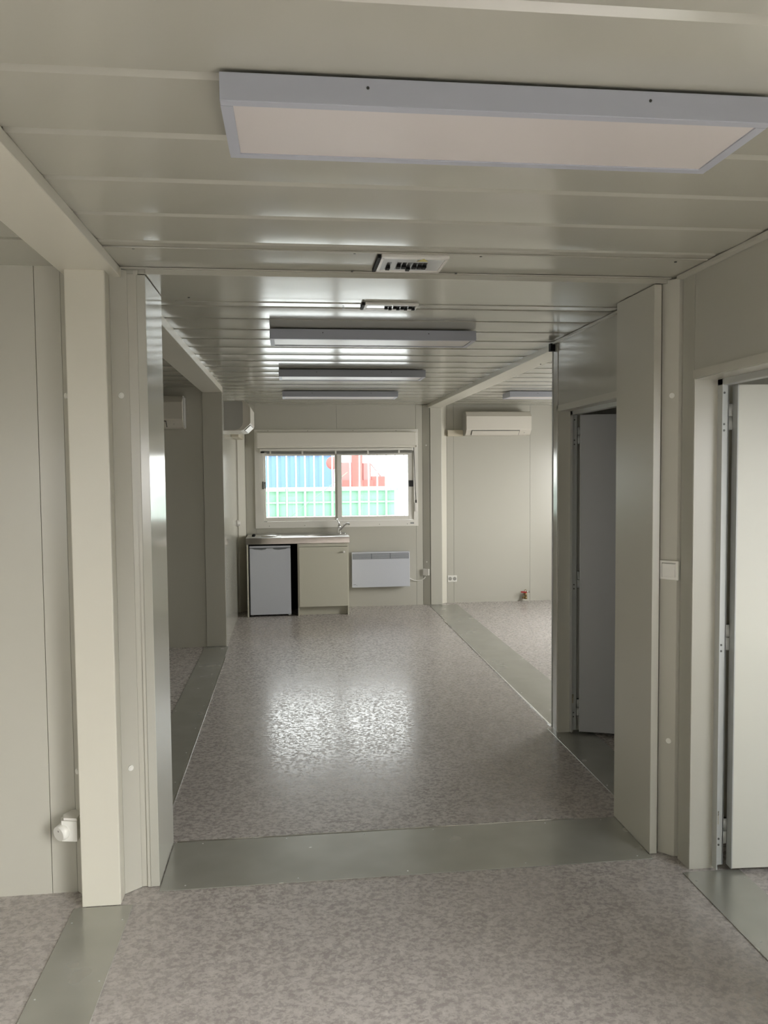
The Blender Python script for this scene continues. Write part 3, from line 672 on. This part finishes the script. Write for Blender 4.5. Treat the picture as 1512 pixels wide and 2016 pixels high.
dl = thing('wall_dial', 'small round white fitting on the kitchen side wall seen edge-on', 'wall fitting', (-.640, 9.33, 1.03))
kid0(MB().lathe([(.038, 0), (.038, .010), (.030, .016), (.028, .032), (.020, .036), (.001, .036)], (0, 0, .03), axis='x'), 'body', 'plastic', dl)

# white caps covering the casing screws
def cap(p, nrm, label, r_=.0125):
    n_ = Vector(nrm).normalized(); p = Vector(p)
    o = MB().cyl(p-n_*.002, p+n_*.004, r_, r_*.85, n=24).cyl(p+n_*.004, p+n_*.0052, r_*.55, r_*.5, n=16).build('screw_cap', 'cap')
    return tag(o, label, 'screw cap', 'white caps over the casing screws')
nl = (.65, -.76, 0); nl2 = (-.74, -.67, 0)
cap((-.6485, 3.1915, 1.953), nl, 'upper white screw cap on the slanted strip right of the cream corner post')
cap((-.6485, 3.1915, .497), nl, 'lower white screw cap on the slanted strip right of the cream corner post')
cap((-.852, 3.1965, 1.952), nl2, 'upper white screw cap left of the cream corner post')
cap((-.852, 3.1965, .492), nl2, 'white screw cap just above the surface socket left of the cream post')
nr = (-.777, -.63, 0)
cap((1.5745, 3.1990, 1.957), nr, 'white screw cap above the light switch')
cap((1.5745, 3.1990, .497), nr, 'white screw cap below the light switch')
cap((1.616, 9.6275, 1.95), (-.5, -.87, 0), 'white screw cap high on the slanted strip right of the window', .010)
cap((1.616, 9.6275, .53), (-.5, -.87, 0), 'white screw cap above the small junction box', .009)

# screws of the ceiling end panels
def panel_screw(x, y, z, label):
    tag(MB().cyl((x, y, z), (x, y, z-.004), .0055, .004, n=12).build('ceiling_screw', 'screw'), label, 'screw', 'dark screws along the ceiling end panels')
for x, y, z, lb_ in [(-.54, 2.925, H, 'dark ceiling screw at the left end of the near end panel'), (.235, 2.925, H, 'dark ceiling screw left of the near breaker panel'), (.70, 2.93, H, 'dark ceiling screw right of the near breaker panel'),
                     (1.46, 2.95, H, 'dark ceiling screw at the right end of the near end panel'), (-.45, 3.72, H, 'dark ceiling screw at the left behind the header'),
                     (.255, 3.90, H, 'dark ceiling screw left of the far breaker panel'), (.245, 3.19, H, 'dark ceiling screw on the header edge left of the near breaker panel'), (.66, 3.19, H, 'dark ceiling screw on the header edge right of the near breaker panel'),
                     (1.77, 5.6, 2.402, 'dark screw under the right beam by the partition')]:
    panel_screw(x, y, z, lb_)

# ------------------------------------------------------------------ yard outside the window
struct(B(-40, 40, 9.95, 90, -.42, -.40).build('ground', 'ground', origin=(0, 30, -.42)), 'pale concrete yard')
struct(B(-40, 40, -40, 9.95, -.43, -.405).build('ground_unseen', 'asphalt', origin=(0, -10, -.43)), 'dark asphalt around the building, unseen, added to cut upward light')  # out of view, kept dark so less light enters from below
# green skip with a rim and ribs
GS = thing('green_skip', 'long green steel skip standing in the yard', 'skip', (-2.0, 37.5, -.4))
B(-9.0, 4.60, 36.12, 39.0, -.39, .72).build('body', 'green', GS)
B(-9.1, 4.74, 35.95, 39.1, .72, .84).build('rim', 'green_rim', GS)
for k in range(11): B(4.15-k*1.22, 4.25-k*1.22, 35.98, 36.12, -.39, .72).build('rib', 'green', GS)
B(-9.0, 4.60, 36.02, 36.10, .18, .26).build('band', 'green_rim', GS)
# blue shipping container
BC = thing('shipping_container', 'blue corrugated shipping container behind the green skip', 'shipping container', (-3.6, 49.2, -.4))
pts = []; x = -9.6
while x < 2.0:
    pts += [(x, 48.0), (x+.20, 48.0), (x+.28, 48.06), (x+.48, 48.06)]; x += .56
MB().prism(pts+[(2.44, 48.0), (2.44, 50.4), (-9.6, 50.4)], 2, -.3, 2.52).build('body', 'blue', BC)
B(-9.7, 2.48, 47.95, 50.45, 2.52, 2.66).box(2.34, 2.48, 47.95, 48.1, -.4, 2.6).build('edge_frame', 'blue', BC)
# red machine
RM = thing('red_machine', 'red yard machine with a tall mast standing behind the green skip', 'machine', (3.6, 42.8, -.4))
B(2.55, 3.16, 42.0, 43.6, .4, 2.06, bev=.04).build('cab', 'redlt', RM)
B(3.10, 3.66, 41.9, 42.5, -.3, 3.6, bev=.02).build('mast', 'redext', RM)
B(3.68, 4.12, 42.0, 43.8, .3, 2.02, bev=.04).build('engine_cover', 'redlt', RM)
B(2.60, 4.24, 41.96, 43.8, -.1, 1.12).build('lower_body', 'redext', RM)
B(4.12, 4.86, 42.0, 43.8, -.2, 1.32, bev=.04).build('counterweight', 'redext', RM)
MB().tube([(4.12, 42.1, 1.95), (4.62, 42.1, 1.32)], .03).build('strut', 'redlt', RM)
for yy in (42.1, 43.6):
    for xx in (2.9, 4.3): MB().cyl((xx, yy, 0), (xx+.3, yy, 0), .40, n=28).build('wheel', 'blackp', RM)
tag(MB().lathe([(.20, -.06), (.34, -.04), (.34, .04), (.20, .06)], (2.10, 42.0, 2.03), axis='y').tube([(2.10, 42.0, -.4), (2.10, 42.0, 1.7)], .04).build('round_sign', 'redext'), 'round red sign on a pole in front of the blue container', 'sign')
# mesh fence with strut
FN = thing('mesh_fence', 'thin green wire mesh fence with posts crossing the yard', 'fence', (0, 14, -.4))
mb = MB()
for k in range(60):
    xx = -3.0+k*.115; mb.box(xx-.003, xx+.003, 14-.003, 14.003, -.35, 1.33)
for z_ in (.02, .42, .82, 1.22): mb.box(-3.0, 3.9, 13.996, 14.004, z_-.004, z_+.004)
mb.build('wire_mesh', 'wire', FN)
for xx in (-2.6, -.1, 2.4):
    B(xx-.025, xx+.025, 13.95, 13.99, -.4, 1.35).build('post', 'wire', FN)
MB().tube([(-.25, 13.9, .70), (.95, 13.9, 1.62)], .006).build('strut', 'wire', FN)
tag(MB().lathe([(.10, 0), (.22, .1), (.24, .3), (.16, .55), (.06, .62)], (2.6, 16, -.02), n=20).build('sack', 'brown'), 'brown sack heap at the right end of the skip', 'sack')
